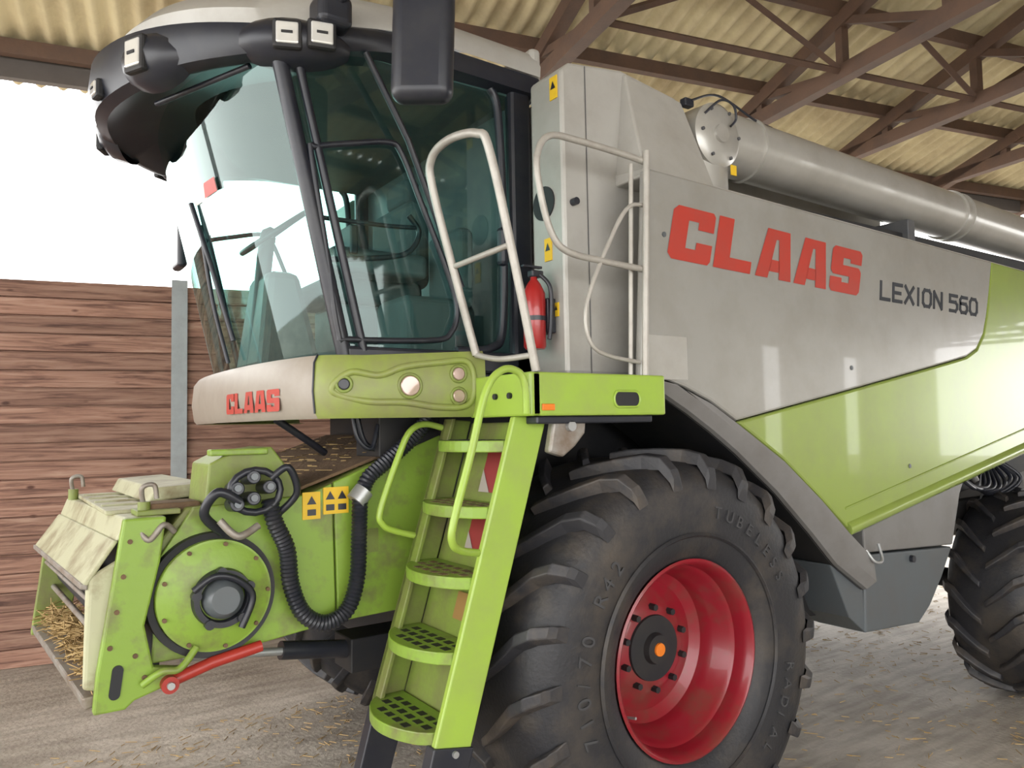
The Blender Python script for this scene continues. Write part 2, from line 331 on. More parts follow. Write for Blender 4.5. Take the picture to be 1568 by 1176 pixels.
# ------------------------------------------------------------ cab
gl=[Vector(q) for q in [(-1.31,.6,0),(-1.39,.71,0),(-1.475,.93,0),(-1.525,1.2,0),(-1.54,1.5,0),(-1.525,1.8,0),(-1.475,2.07,0),(-1.39,2.29,0),(-1.31,2.4,0)]]
gc=cat(gl,4)
def lean(z): return -.235*(z-2.2)
rows=[[ (q.x+lean(z),q.y,z) for q in gc] for z in (2.18,2.5,2.8,3.1,3.44)]
strip('windscreen_glass',rows,GLASS,H,60)
for sd,y in (('near',.6),('far',2.4)):
    mk('cab_side_glass_'+sd,[(-1.31,y,2.2),(-.42,y,2.2),(-.42,y,3.5),(-1.31+lean(3.45),y,3.45)],[(0,1,2,3)],GLASS,H)
    tube('cab_front_pillar_'+sd,[(-1.31,y,2.15),(-1.31+lean(3.45),y,3.45)],.032,BLACK,H,False)
    tube('cab_door_hinge_bar_'+sd,[(-1.24,y-.015,2.2),(-1.24+lean(3.45),y-.015,3.45)],.018,BLACK,H,False)
    box('cab_rear_post_'+sd,(-.50,y-.03,2.1),(-.38,y+.03,3.55),BLACK,H,.02)
    box('cab_sill_'+sd,(-1.32,y-.03,2.12),(-.4,y+.03,2.22),BLACK,H,.015)
    tube('door_inner_frame_'+sd,[(-1.35,y-.02,2.27),(-1.40,y-.02,2.6),(-1.46,y-.02,2.98),(-1.44,y-.02,3.01),(-1.3,y-.02,3.05),(-1.12,y-.02,3.09),(-1.06,y-.02,3.05),(-.97,y-.02,2.85),(-.84,y-.02,2.55),(-.80,y-.02,2.4),(-.83,y-.02,2.30),(-.92,y-.02,2.26),(-1.3,y-.02,2.245)],.013,BLACK,H,closed=True,k=6)
    tube('door_rear_curve_'+sd,[(-.60,y-.01,3.45),(-.56,y-.01,3.35),(-.54,y-.01,2.9),(-.55,y-.01,2.35),(-.62,y-.01,2.24),(-.8,y-.01,2.22)],.02,BLACK,H)
tube('door_gas_strut',[(-1.25,.52,3.42),(-1.05,.54,3.1),(-.78,.57,2.5)],.014,BLACK,H,False)
tube('door_grab_bar_upper',[(-1.40,.66,2.75),(-1.1,.68,2.76),(-.95,.68,2.77)],.010,BLACK,H)
tube('door_grab_bar_lower',[(-1.36,.66,2.58),(-1.1,.68,2.62),(-.98,.68,2.66),(-.93,.68,2.75),(-.98,.68,2.82)],.012,BLACK,H)
box('door_handle',(-.58,.55,2.62),(-.53,.6,2.8),BLACK,H,.02)
box('cab_rear_wall',(-.42,.6,2.1),(-.38,2.4,3.5),DGREY,H)
fl=[(q.x-.01,q.y) for q in gc]
vs=[(x,y,2.04) for x,y in fl]+[(-.4,2.4,2.04),(-.4,.6,2.04)]; n=len(vs); vs+=[(x,y,2.17) for x,y,_ in vs]
mk('cab_floor',vs,[tuple(range(n)),tuple(range(n,2*n))]+[(i,(i+1)%n,(i+1)%n+n,i+n) for i in range(n)],BLACK,H)
sx=-.85
def rbox(name,a,b,m,bv):
    o=box(name,a,b,m,H,bv); o.modifiers['b'].segments=5; return o
rbox('driver_seat_cushion',(sx-.28,1.25,2.52),(sx+.25,1.75,2.66),SEAT,.05)
rbox('driver_seat_backrest',(sx+.16,1.25,2.62),(sx+.3,1.75,3.10),SEAT,.06)
rbox('driver_seat_headrest',(sx+.2,1.37,3.10),(sx+.3,1.63,3.25),SEAT,.04)
box('driver_seat_base',(sx-.2,1.32,2.17),(sx+.2,1.68,2.52),DGREY,H,.02)
rbox('driver_armrest_console',(sx-.35,1.02,2.62),(sx+.15,1.2,2.74),DGREY,.03)
rbox('passenger_seat',(-.95,.80,2.17),(-.58,1.12,2.50),SEAT,.05)
rbox('passenger_seat_back',(-.66,.80,2.45),(-.56,1.12,2.85),SEAT,.04)
tube('steering_column',[(-1.42,1.5,2.17),(-1.36,1.5,2.8),(-1.33,1.5,2.86)],.04,BLACK,H)
st=[Vector((-1.32+.19*math.cos(t)*.78,1.5+.19*math.sin(t),2.88+.19*math.cos(t)*.6)) for t in [2*math.pi*i/24 for i in range(24)]]
tube('steering_wheel',st,.014,BLACK,H,k=2,closed=True)
for i in (0,8,16): tube('steering_spoke_%d'%i,[st[i],(-1.33,1.5,2.86)],.012,BLACK,H,False)
hexa('front_dash_cover',[(-1.46,1.28,2.17),(-1.14,1.28,2.17),(-1.24,1.34,2.66),(-1.40,1.34,2.66),(-1.46,1.72,2.17),(-1.14,1.72,2.17),(-1.24,1.66,2.66),(-1.40,1.66,2.66)],DGREY,H,.04)
rbox('onboard_monitor',(-1.12,1.0,2.70),(-1.08,1.18,2.84),BLACK,.01)
tube('monitor_arm',[(-1.0,1.1,2.65),(-1.10,1.1,2.76)],.012,BLACK,H,False)
rbox('red_cool_box',(-.70,1.85,2.2),(-.45,2.2,2.6),RODRED,.02)
tube('windscreen_wiper',[(-1.58,1.35,2.2),(-1.64,1.4,2.5),(-1.69,1.42,2.85)],.01,BLACK,H)
tube('windscreen_wiper_blade',[(-1.57,1.30,2.3),(-1.655,1.36,2.65),(-1.73,1.43,2.95)],.012,BLACK,H)
def gX(y,z):
    for i in range(len(gc)-1):
        if gc[i].y<=y<=gc[i+1].y: return gc[i].x+(gc[i+1].x-gc[i].x)*(y-gc[i].y)/(gc[i+1].y-gc[i].y+1e-9)+lean(z)
    return -1.54
mk('windscreen_label_white',[(gX(y,z)-.006,y,z) for y,z in ((1.10,2.93),(1.40,2.93),(1.40,2.99),(1.10,2.99))],[(0,1,2,3)],WHITE,H)
mk('windscreen_label_red',[(gX(y,z)-.010,y,z) for y,z in ((1.10,2.93),(1.24,2.93),(1.22,2.99),(1.10,2.99))],[(0,1,2,3)],REDT,H)
# cab roof / visor
rp=[(-.34,.55),(-.8,.53),(-1.2,.52),(-1.47,.56),(-1.69,.68),(-1.89,.90),(-2.03,1.18),(-2.09,1.5)]
rp=rp+[(x,3.0-y) for x,y in rp[::-1][1:]]
rc=cat([(x,y,0) for x,y in rp],5)
vis=[];cap=[]; N_=len(rc)
def rframe(i):
    q=rc[i]; t=(rc[min(i+1,N_-1)]-rc[max(i-1,0)]).normalized(); nrm=Vector((t.y,-t.x,0))
    if nrm.dot(q-Vector((-1.2,1.5,0)))<0: nrm=-nrm
    w=min(1,max(0,(-q.x-1.0)/.75)); w=w*w*(3-2*w)
    cz=.09*max(0,1-(abs(q.y-1.5)/.9)**2)*w
    return Vector((q.x,q.y,0)),t,nrm,w,cz
for i in range(N_):
    c,t,nrm,w,cz=rframe(i)
    def P(off,z): return c+nrm*off+Vector((0,0,z))
    vis.append([P(-.10-.30*w,3.44),P(-.06-.10*w,3.45-.05*w),P(-.0-.02*w,3.46-.12*w-cz*.3),P(.0+.03*w,3.48-.13*w-cz*.2),P(.0+.06*w,3.50-.10*w+cz*.5),P(.0+.05*w,3.53-.08*w+cz),P(-.01,3.55-.08*w+cz*1.2),P(-.04-.04*w,3.555-.07*w+cz*1.2)])
    cap.append([P(.005-.08*w,3.55-.07*w+cz*1.2),P(.01-.07*w,3.60-.03*w+cz),P(-.03-.10*w,3.67+cz*.8),P(-.2-.12*w,3.73+cz*.5),Vector((-1.1+(c.x+1.1)*.4,1.5+(c.y-1.5)*.5,3.78)),Vector((-1.1,1.5,3.79))])
strip('cab_roof_visor',vis,BLACK,H,45)
strip('cab_roof_shell',cap,GREYL,H,45)
box('cab_roof_rear_edge',(-.38,.56,3.45),(-.32,2.44,3.7),GREYL,H,.02)
hexa('cab_headliner',[(-1.6,.6,3.44),(-.36,.6,3.44),(-.36,.6,3.47),(-1.6,.6,3.47),(-1.6,2.4,3.44),(-.36,2.4,3.44),(-.36,2.4,3.47),(-1.6,2.4,3.47)],DGREY,H)
def idx(x,y): return min(range(2,N_-2),key=lambda i:(rc[i]-Vector((x,y,0))).length)
def housing(name,i0,i1,zc,hh,out):
    rows=[]
    for i in range(i0,i1+1):
        c,t,nrm,w,cz=rframe(i); k=math.sin(math.pi*(i-i0+.35)/(i1-i0+.7))**.5
        rows.append([c+nrm*(-.02+(out+.02)*k*math.cos(th_))+Vector((0,0,zc+cz*.4+hh*k*math.sin(th_))) for th_ in [math.radians(d) for d in (-95,-60,-30,0,30,60,95)]])
    strip(name,rows,BLACK,H,50)
def lamp(name,fi,w=.10,h=.09,zc=3.42,out=.075):
    i=int(fi); c,t,nrm,ww,cz=rframe(i); c2,_,_,_,_=rframe(i+1); c=c.lerp(c2,fi-i)
    c=c+Vector((0,0,zc+cz*.4))+nrm*out
    def bx(cx,w,h,d0,d1):
        o=[]
        for dd in (d0,d1):
            for (ss,zz) in ((-1,-1),(1,-1),(1,1),(-1,1)): o.append(cx+t*ss*w/2+Vector((0,0,zz*h/2))+nrm*dd)
        return o
    hexa(name+'_bezel',bx(c,w*1.3,h*1.35,-.03,.008),BLACKM,H,.012)
    hexa(name+'_reflector',bx(c,w,h,.0,.014),LENS,H,.012)
    hexa(name+'_divider',bx(c,w*.5,h*.12,.01,.018),BLACKM,H,.001)
i1=idx(-1.36,.53); i2=idx(-1.69,.68)
housing('work_lamp_housing_near',i1-1,i2+1,3.405,.10,.10)
lamp('work_lamp_a',i1+1.3,.085,.085,3.41,.10); lamp('work_lamp_b',i1+3.6,.085,.085,3.40,.095)
i3=idx(-1.86,.87); i4=idx(-2.04,1.2)
housing('work_lamp_housing_front_near',i3,i4,3.375,.12,.10)
lamp('work_lamp_c',(i3+i4)/2+.2,.085,.11,3.37,.095)
lamp('work_lamp_d',idx(-2.09,1.4),.06,.06,3.34,.06)
housing('work_lamp_housing_front_far',N_-1-i4,N_-1-i3,3.375,.12,.10); lamp('work_lamp_e',N_-1-(i3+i4)/2,.085,.11,3.37,.095)
housing('work_lamp_housing_far',N_-2-i2,N_-i1,3.405,.10,.10); lamp('work_lamp_f',N_-1-i2+1.5,.085,.075,3.40,.095)
tube('visor_brace',[(-1.92,1.2,3.30),(-1.66,.72,3.34)],.012,BLACK,H,False)
# mirrors
rm=mk('side_mirror_near',boxv((-.11,-.05,-.27),(.11,.05,.27)),HF,BLACK,H,30,.045,6); rm.location=(-1.25,.02,3.295); rm.rotation_euler=(0,math.radians(2),math.radians(-38))
tube('mirror_arm_near',[(-1.42,.50,3.52),(-1.36,.34,3.60),(-1.28,.15,3.66),(-1.25,.02,3.5)],.022,BLACK,H)
rbox('mirror_arm_bracket',(-1.48,.42,3.45),(-1.34,.56,3.58),BLACK,.03)
rm=mk('side_mirror_far',boxv((-.03,-.1,-.18),(.03,.1,.18)),HF,BLACK,H,None,.025,4); rm.location=(-1.50,2.85,3.1)
tube('mirror_arm_far',[(-1.45,2.45,3.5),(-1.5,2.8,3.45),(-1.50,2.85,3.2)],.014,BLACK,H)
# ------------------------------------------------------------ bumper
bp=[(-.80,.36),(-1.0,.385),(-1.25,.42),(-1.40,.46),(-1.48,.54),(-1.535,.74),(-1.572,1.0),(-1.59,1.25),(-1.595,1.5)]
bp=bp+[(x,3.0-y) for x,y in bp[::-1][1:]]
bc=cat([(x,y,0) for x,y in bp],6)
def bnorm(i):
    t=(bc[min(i+1,len(bc)-1)]-bc[max(i-1,0)]).normalized(); nn=Vector((t.y,-t.x,0))
    if nn.dot(bc[i]-Vector((-.9,1.5,0)))<0: nn=-nn
    return nn,t
def bsec(i):
    q=bc[i]; nn,t=bnorm(i); zt=2.17+.03*min(1,max(0,(q.x+1.3)/.5))
    return [q-nn*.10+Z*1.93,q-nn*.015+Z*1.925,q+nn*.0+Z*1.945,q+nn*.012+Z*2.03,q+nn*.002+Z*(zt-.03),q-nn*.02+Z*zt,q-nn*.2+Z*(zt+.005)]
jn=min(range(len(bc)),key=lambda i:(bc[i]-Vector((-1.47,.52,0))).length); jf=len(bc)-1-jn
strip('bumper_side_near',[bsec(i) for i in range(0,jn+1)],GREENO,H,50)
strip('bumper_front',[bsec(i) for i in range(jn,jf+1)],GREYB,H,50)
strip('bumper_side_far',[bsec(i) for i in range(jf,len(bc))],GREENO,H,50)
def bX(y):
    for i in range(len(bc)-1):
        if bc[i].y<=y<=bc[i+1].y:
            k=(y-bc[i].y)/(bc[i+1].y-bc[i].y+1e-9); return bc[i].x+(bc[i+1].x-bc[i].x)*k
    return -1.6
def wb(uu,v):
    y=1.28-uu*.115; return Vector((bX(y)-.0145,y,1.96+v*.09))
word('decal_lettering_bumper',wb,REDT,H)
seam=[bc[jn]+bnorm(jn)[0]*k+Z*z for k,z in ((.003,1.945),(.015,2.03),(.006,2.14),(-.015,2.172))]
tube('bumper_seam',seam,.004,BLACK,H,False)
def onb(x):
    i=min(range(0,jn+1),key=lambda i:abs(bc[i].x-x)); return bc[i],bnorm(i)
for nm,x,z,r,mm in (('headlamp_main',-1.11,2.05,.04,LENSP),('headlamp_upper',-.93,2.10,.026,LENSP),('headlamp_lower',-.92,2.01,.026,LENSP),('indicator_lamp',-1.37,2.055,.022,BLACK)):
    q,(nn,t)=onb(x); c=q+Z*z+nn*.010
    ring=[c+t*math.cos(w)*(r+.006)+Z*math.sin(w)*(r+.006) for w in [2*math.pi*i/20 for i in range(20)]]
    tube(nm+'_bezel',ring,.007,GREEND,H,k=1,closed=True)
    cyl(nm+'_lens',c-nn*.02,c+nn*.008,r,mm,H,24,.004)
q0=[]
for x,z in ((-1.42,2.03),(-1.36,2.10),(-1.25,2.09),(-1.15,2.125),(-1.0,2.145),(-.88,2.15),(-.85,2.06),(-.88,1.975),(-1.0,1.965),(-1.15,1.985),(-1.3,1.99)):
    q,(nn,t)=onb(x); q0.append(Vector((x,q.y,z))+nn*.004)
tube('headlamp_recess_rim',q0,.014,GREENO,H,closed=True)
# ------------------------------------------------------------ platform
box('platform_side_beam',(-.84,-.03,1.92),(-.15,.02,2.085),GREENB,H,.008)
box('platform_deck',(-.84,.0,2.04),(-.2,.6,2.08),MGREY,H)
box('platform_front_beam',(-.85,-.03,1.92),(-.80,.40,2.085),GREENB,H,.008)
so=[]
for k in range(12):
    t=-math.pi/2+math.pi*k/11; so.append((-.325+.025*math.cos(t),1.985+.032*math.sin(t)))
for k in range(12):
    t=math.pi/2+math.pi*k/11; so.append((-.415+.025*math.cos(t),1.985+.032*math.sin(t)))
prism('platform_grip_slot',so,-.034,-.028,BLACKM,H,0)
tube('platform_grip_slot_rim',[(x,-.033,z) for x,z in so],.005,GREENB,H,k=1,closed=True)
box('platform_amber_reflector',(-.80,-.036,1.94),(-.74,-.03,1.965),ORANGE,H,.003)
box('platform_underside_rail',(-.8,0,1.89),(-.2,.1,1.92),BLACK,H)
for y in (.1,.2): cyl('platform_bolt_%d'%int(y*10),(-.85,y,2.0),(-.862,y,2.0),.012,BLACK,H,8)
# rails
tube('handrail_gate',[(-.84,.36,2.18),(-.90,.37,2.4),(-1.02,.38,2.84),(-1.045,.35,2.96),(-1.04,.22,3.0),(-1.01,.06,2.98),(-.985,.01,2.9),(-.88,.0,2.45),(-.80,.0,2.09)],.017,RAIL,H)
tube('handrail_gate_crossbar',[(-.935,.37,2.54),(-.905,.0,2.56)],.012,RAIL,H,False)
tube('handrail_gate_foot',[(-.84,.36,2.18),(-.83,.2,2.15),(-.81,.0,2.15)],.012,RAIL,H)
tube('handrail_side_loop',[(-.18,.02,3.01),(-.3,.02,3.02),(-.55,.02,3.03),(-.70,.02,3.02),(-.76,.02,2.93),(-.75,.02,2.80),(-.70,.02,2.64),(-.62,.02,2.57),(-.42,.02,2.55),(-.2,.02,2.54)],.014,RAIL,H)
tube('handrail_side_post',[(-.235,-.0,2.08),(-.19,-.0,3.05)],.015,RAIL,H,False)
tube('handrail_post_rear',[(-.27,.05,2.08),(-.235,.05,3.0)],.010,RAIL,H,False)
tube('handrail_side_inner',[(-.2,.02,2.82),(-.28,.02,2.80),(-.36,.02,2.70),(-.50,.02,2.44),(-.535,.02,2.3),(-.50,.02,2.2),(-.40,.02,2.16),(-.22,.02,2.14)],.009,RAIL,H)
tube('handrail_ladder_near',[(-.87,-.03,1.93),(-.88,-.04,2.03),(-.91,-.04,2.08),(-.98,-.04,2.085),(-1.05,-.04,2.01),(-1.12,-.04,1.78),(-1.19,-.04,1.56),(-1.19,-.03,1.49),(-1.14,0,1.455),(-1.04,.05,1.43)],.014,GREENB,H)
tube('handrail_ladder_far',[(-.86,.6,1.88),(-.95,.61,1.90),(-1.02,.61,1.87),(-1.07,.61,1.78),(-1.16,.61,1.55),(-1.15,.61,1.49),(-1.10,.61,1.46),(-1.0,.6,1.43)],.014,GREENB,H)
# ------------------------------------------------------------ ladder
prism('ladder_stringer_near',[(-.855,1.92),(-.70,1.92),(-1.07,.74),(-1.215,.77)],.07,.10,GREENB,H,.006)
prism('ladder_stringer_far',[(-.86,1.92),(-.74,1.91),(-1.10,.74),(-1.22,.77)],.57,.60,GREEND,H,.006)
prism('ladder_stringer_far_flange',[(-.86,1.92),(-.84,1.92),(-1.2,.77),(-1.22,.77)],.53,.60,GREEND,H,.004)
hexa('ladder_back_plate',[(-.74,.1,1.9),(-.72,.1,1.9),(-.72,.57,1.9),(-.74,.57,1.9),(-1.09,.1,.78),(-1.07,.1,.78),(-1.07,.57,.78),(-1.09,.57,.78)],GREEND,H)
for i,z in enumerate((1.83,1.585,1.335,1.08,.82)):
    xc=-.86-(1.92-z)*.315
    outl=[(xc-.10*math.sin(math.pi*k/12)**.7,.10+.47*k/12) for k in range(13)]+[(xc+.12,.57),(xc+.12,.10)]
    nn=len(outl); vs=[(x,y,z) for x,y in outl]+[(x,y,z-.045) for x,y in outl]
    mk('ladder_tread_%d'%(i+1),vs,[tuple(range(nn)),tuple(range(2*nn-1,nn-1,-1))]+[(a_,(a_+1)%nn,(a_+1)%nn+nn,a_+nn) for a_ in range(nn)],GREENF,H,None,.004)
    slots=[]
    for r_ in range(3):
        for c_ in range(6):
            x0=xc-.055+.05*r_; y0=.14+.065*c_
            if r_==0 and c_ in (0,5): continue
            slots.append((boxv((x0,y0,z),(x0+.028,y0+.040,z+.0015)),HF))
    multi('tread_perforations_%d'%(i+1),slots,BROWN if i in (1,2) else BLACKM,H)
hexa('ladder_foot_near',[(-1.22,.06,.78),(-1.06,.06,.75),(-1.06,.12,.75),(-1.22,.12,.78),(-1.30,.06,.5),(-1.14,.06,.5),(-1.14,.12,.5),(-1.30,.12,.5)],BLACK,H)
hexa('ladder_foot_far',[(-1.22,.55,.78),(-1.08,.55,.75),(-1.08,.61,.75),(-1.22,.61,.78),(-1.30,.55,.5),(-1.16,.55,.5),(-1.16,.61,.5),(-1.30,.61,.5)],BLACK,H)
cyl('ladder_foot_pin',(-1.14,.05,.745),(-1.14,.62,.745),.012,STEEL,H,12)
prism('ladder_hinge_bracket',[(-.70,1.92),(-.54,1.92),(-.55,1.85),(-.60,1.80),(-.66,1.76),(-.73,1.78)],.02,.06,WORN,H,.01)
cyl('ladder_hinge_pin',(-.63,.0,1.88),(-.63,.08,1.88),.02,STEEL,H)
REDS=mat('red_reflector_stripe',(.26,.03,.03),.5); PINK=mat('white_reflector_stripe',(.35,.31,.27),.5)
for i,(z0,z1) in enumerate(((1.62,1.80),(1.38,1.55))):
    xa=-.745-(1.9-z0)*.3125; xb=-.745-(1.9-z1)*.3125
    mk('ladder_reflector_%d'%i,[(xa-.006,.14,z0),(xa-.006,.36,z0),(xb-.006,.36,z1),(xb-.006,.14,z1)],[(0,1,2,3)],REDS,H)
    mk('ladder_reflector_stripe_%d'%i,[(xa-.009,.28,z0),(xa-.009,.36,z0),((xa+xb)/2-.009,.36,(z0+z1)/2)],[(0,1,2)],PINK,H)
z0,z1=1.14,1.24; xa=-.745-(1.9-z0)*.3125; xb=-.745-(1.9-z1)*.3125
mk('ladder_sticker',[(xa-.006,.2,z0),(xa-.006,.33,z0),(xb-.006,.33,z1),(xb-.006,.2,z1)],[(0,1,2,3)],mat('faded_sticker',(.30,.17,.05),.6),H)
# ------------------------------------------------------------ feeder house
FH=H
prism('feeder_house_body',[(-2.0,1.45),(-1.88,1.60),(-1.42,1.62),(-1.16,1.72),(-.78,1.85),(-.75,1.5),(-.98,1.10),(-1.4,1.09),(-1.66,1.07),(-1.98,1.10)],.77,2.15,GREEND,FH,.01)
prism('feeder_house_side_plate',[(-1.98,1.42),(-1.86,1.60),(-1.42,1.62),(-1.315,1.66),(-1.30,1.09),(-1.45,1.075),(-1.66,1.05),(-2.0,1.05)],.745,.77,GREENF,FH,.006)
prism('feeder_house_side_plate_rear',[(-1.308,1.665),(-1.16,1.72),(-.80,1.85),(-.80,1.55),(-1.0,1.10),(-1.293,1.09)],.745,.77,GREENF,FH,.006)
hexa('feeder_top_dust',[(-1.46,.80,1.625),(-.82,.80,1.84),(-.82,.8,1.855),(-1.46,.8,1.64),(-1.46,2.1,1.625),(-.82,2.1,1.84),(-.82,2.1,1.855),(-1.46,2.1,1.64)],BROWN,FH)
prism('feeder_top_block',[(-1.82,1.55),(-1.80,1.76),(-1.72,1.80),(-1.56,1.82),(-1.50,1.74),(-1.44,1.60)],.76,1.05,GREEND,FH,.008)
box('feeder_top_block_cap',(-1.80,.74,1.79),(-1.58,.80,1.815),GREENF,FH)
lathe('feeder_drum_cover',[(-.06,0),(-.06,.18),(-.05,.195),(-.05,.205),(.02,.21)],(-1.79,.745,1.275),GREENF,FH)
lathe('feeder_drum_dark_ring',[(-.03,.205),(-.035,.23),(.02,.233)],(-1.795,.745,1.275),BLACKM,FH)
lathe('drive_motor_housing',[(-.12,0),(-.12,.05),(-.10,.07),(-.06,.075)],(-1.77,.745,1.265),SLATE,FH)
lathe('drive_motor_ring',[(-.07,.08),(-.09,.085),(-.09,.105),(-.06,.11)],(-1.77,.745,1.265),BLACK,FH)
for i in range(5):
    t=2*math.pi*i/5+.4; q=Vector((-1.77+.1*math.cos(t),.67,1.265+.1*math.sin(t)))
    cyl('motor_bolt_%d'%i,q,q+Vector((0,-.03,0)),.018,BLACK,FH,10)
tube('motor_guard_bar',[(-1.88,.64,1.31),(-1.81,.63,1.355),(-1.73,.63,1.335),(-1.67,.64,1.265),(-1.71,.64,1.155)],.013,BLACK,FH)
for i in range(9):
    t=2*math.pi*i/9; q=Vector((-1.79+.19*math.cos(t),.69,1.275+.19*math.sin(t))); cyl('cover_bolt_%d'%i,q,q+Vector((0,-.012,0)),.008,BROWN,FH,8)
prism('adaptor_side_plate',[(-2.10,1.58),(-1.96,1.58),(-1.98,1.42),(-2.03,1.2),(-2.0,1.05),(-1.90,1.03),(-1.9,.99),(-2.06,.945),(-2.09,.92),(-2.19,.92),(-2.18,1.05)],.70,.745,GREENF,FH,.008)
so=[]
for k in range(10):
    t=math.pi*k/9; so.append((-2.115+.018*math.cos(t),1.06+.018*math.sin(t)))
for k in range(10):
    t=math.pi+math.pi*k/9; so.append((-2.125+.018*math.cos(t),.98+.018*math.sin(t)))
prism('adaptor_slot',so,.694,.70,BLACKM,FH,0)
FY=2.08
def skew(nm,n0,n1,m,bv=.008):
    return hexa(nm,[(x,.745,z) for x,z in n0]+[(x,FY,z) for x,z in n1],m,FH,bv)
def sh(q,dx=-.075,dz=-.01): return [(x+dx,z+dz) for x,z in q]
q=[(-2.12,1.50),(-1.98,1.50),(-1.96,1.58),(-2.09,1.58)]; skew('adaptor_top_beam',q,sh(q),CREAM)
q=[(-2.225,1.36),(-2.21,1.35),(-2.11,1.50),(-2.125,1.505)]; skew('adaptor_front_cover',q,sh(q),CREAM,.005)
q=[(-2.23,1.345),(-2.205,1.34),(-2.205,1.362),(-2.23,1.366)]; skew('adaptor_cover_lip',q,sh(q),WORN,.004)
q=[(-2.21,.93),(-2.10,.95),(-2.10,.98),(-2.22,.975)]; skew('adaptor_lower_lip',q,sh(q,-.09,0),WORN)
q=[(-2.10,.98),(-1.95,1.0),(-1.95,1.02),(-2.14,1.0)]; skew('adaptor_inner_floor',q,sh(q),BROWN)
hexa('adaptor_far_post',[(-2.31,FY-.03,.93),(-2.16,FY-.03,.93),(-2.06,FY-.03,1.5),(-2.25,FY-.03,1.42),(-2.31,FY+.03,.93),(-2.16,FY+.03,.93),(-2.06,FY+.03,1.5),(-2.25,FY+.03,1.42)],GREEND,FH)
hexa('adaptor_near_cheek',[(-2.215,.745,1.0),(-2.05,.745,.95),(-2.0,.745,1.5),(-2.2,.745,1.38),(-2.22,.765,1.0),(-2.05,.765,.95),(-2.0,.765,1.5),(-2.215,.765,1.38)],CREAM,FH,.01)
hexa('adaptor_dark_back',[(-2.0,.76,1.0),(-1.97,.76,1.0),(-1.97,.76,1.5),(-2.0,.76,1.5),(-2.05,FY,1.0),(-2.02,FY,1.0),(-2.02,FY,1.5),(-2.05,FY,1.5)],BLACKM,FH)
cyl('intake_drum',(-2.08,.78,1.22),(-2.14,FY-.02,1.22),.07,BLACKM,FH,18)
tube('intake_cross_bar',[(-2.16,.78,1.16),(-2.22,FY-.02,1.15)],.012,WORN,FH,False)
tube('intake_cross_bar_upper',[(-2.18,.78,1.28),(-2.25,FY-.02,1.27)],.010,WORN,FH,False)
box('adaptor_lid_front',(-2.13,.95,1.575),(-1.90,2.0,1.592),CREAM,FH,.005)
for i in range(4): box('adaptor_lid_rib_%d'%i,(-2.12,1.15+.22*i,1.59),(-1.91,1.17+.22*i,1.60),CREAM,FH,.003)
hexa('adaptor_lid_rear',[(-1.96,1.1,1.60),(-1.72,1.1,1.62),(-1.72,1.1,1.67),(-1.93,1.1,1.66),(-1.98,2.0,1.60),(-1.74,2.0,1.62),(-1.74,2.0,1.67),(-1.95,2.0,1.66)],CREAM,FH,.008)
box('adaptor_lid_hinge',(-2.0,.80,1.58),(-1.82,.95,1.62),BROWN,FH,.01)
box('adaptor_latch_plate',(-2.05,.76,1.58),(-1.90,.90,1.60),GREEND,FH,.004)
def hook(nm,x,y,z):
    cyl(nm+'_base',(x,y,z),(x,y,z+.05),.022,GREEND,FH,12); tube(nm+'_lever',[(x,y,z+.03),(x-.01,y-.02,z+.1),(x+.03,y-.02,z+.11),(x+.04,y-.02,z+.06)],.009,WORN,FH)
hook('coupling_lever_near',-2.02,.80,1.58); hook('coupling_lever_far',-2.15,1.95,1.57)
tube('coupling_hook_near',[(-2.06,.72,1.56),(-2.02,.70,1.50),(-1.97,.70,1.55),(-1.93,.72,1.52)],.011,WORN,FH)
for i,(x,z) in enumerate(((-2.08,1.50),(-2.1,1.38),(-2.12,1.26),(-2.14,1.14),(-2.06,1.10),(-2.03,1.02))): cyl('adaptor_bolt_%d'%i,(x,.695,z),(x,.705,z),.009,BROWN,FH,8)
hose('large_hydraulic_hose',[(-1.60,.66,1.62),(-1.58,.66,1.53),(-1.53,.67,1.42),(-1.51,.68,1.28),(-1.46,.68,1.16),(-1.37,.68,1.11),(-1.28,.68,1.15),(-1.235,.68,1.27),(-1.225,.68,1.45),(-1.22,.68,1.60)],.035,BLACK,FH)
hose('large_hydraulic_hose_upper',[(-1.215,.68,1.60),(-1.18,.68,1.68),(-1.08,.67,1.76),(-.98,.67,1.84),(-.90,.68,1.92)],.035,BLACK,FH)
cyl('hose_clamp',(-1.24,.68,1.585),(-1.20,.68,1.63),.042,STEEL,FH)
for i,(x,z) in enumerate(((-1.72,1.66),(-1.66,1.70),(-1.60,1.66),(-1.66,1.62),(-1.72,1.60))):
    cyl('hydraulic_coupler_%d'%i,(x,.76,z),(x-.01,.62,z+.01),.026,BLACK,FH,16,.004); cyl('coupler_tip_%d'%i,(x-.01,.63,z+.01),(x-.012,.605,z+.012),.013,SLATE,FH,12)
tube('coupler_ring',[Vector((-1.66+.095*math.cos(t),.64,1.655+.08*math.sin(t))) for t in [k*math.pi/8 for k in range(16)]],.014,BLACK,FH,k=1,closed=True)
tube('small_hose_a',[(-1.72,.62,1.62),(-1.80,.62,1.66),(-1.84,.66,1.58),(-1.76,.70,1.50)],.018,BLACK,FH)
tube('small_hose_b',[(-1.6,.64,1.70),(-1.54,.62,1.74),(-1.50,.64,1.64),(-1.56,.68,1.56)],.014,BLACK,FH)
tube('coupler_handle',[(-1.80,.6,1.56),(-1.74,.58,1.50),(-1.66,.6,1.53)],.014,WORN,FH)
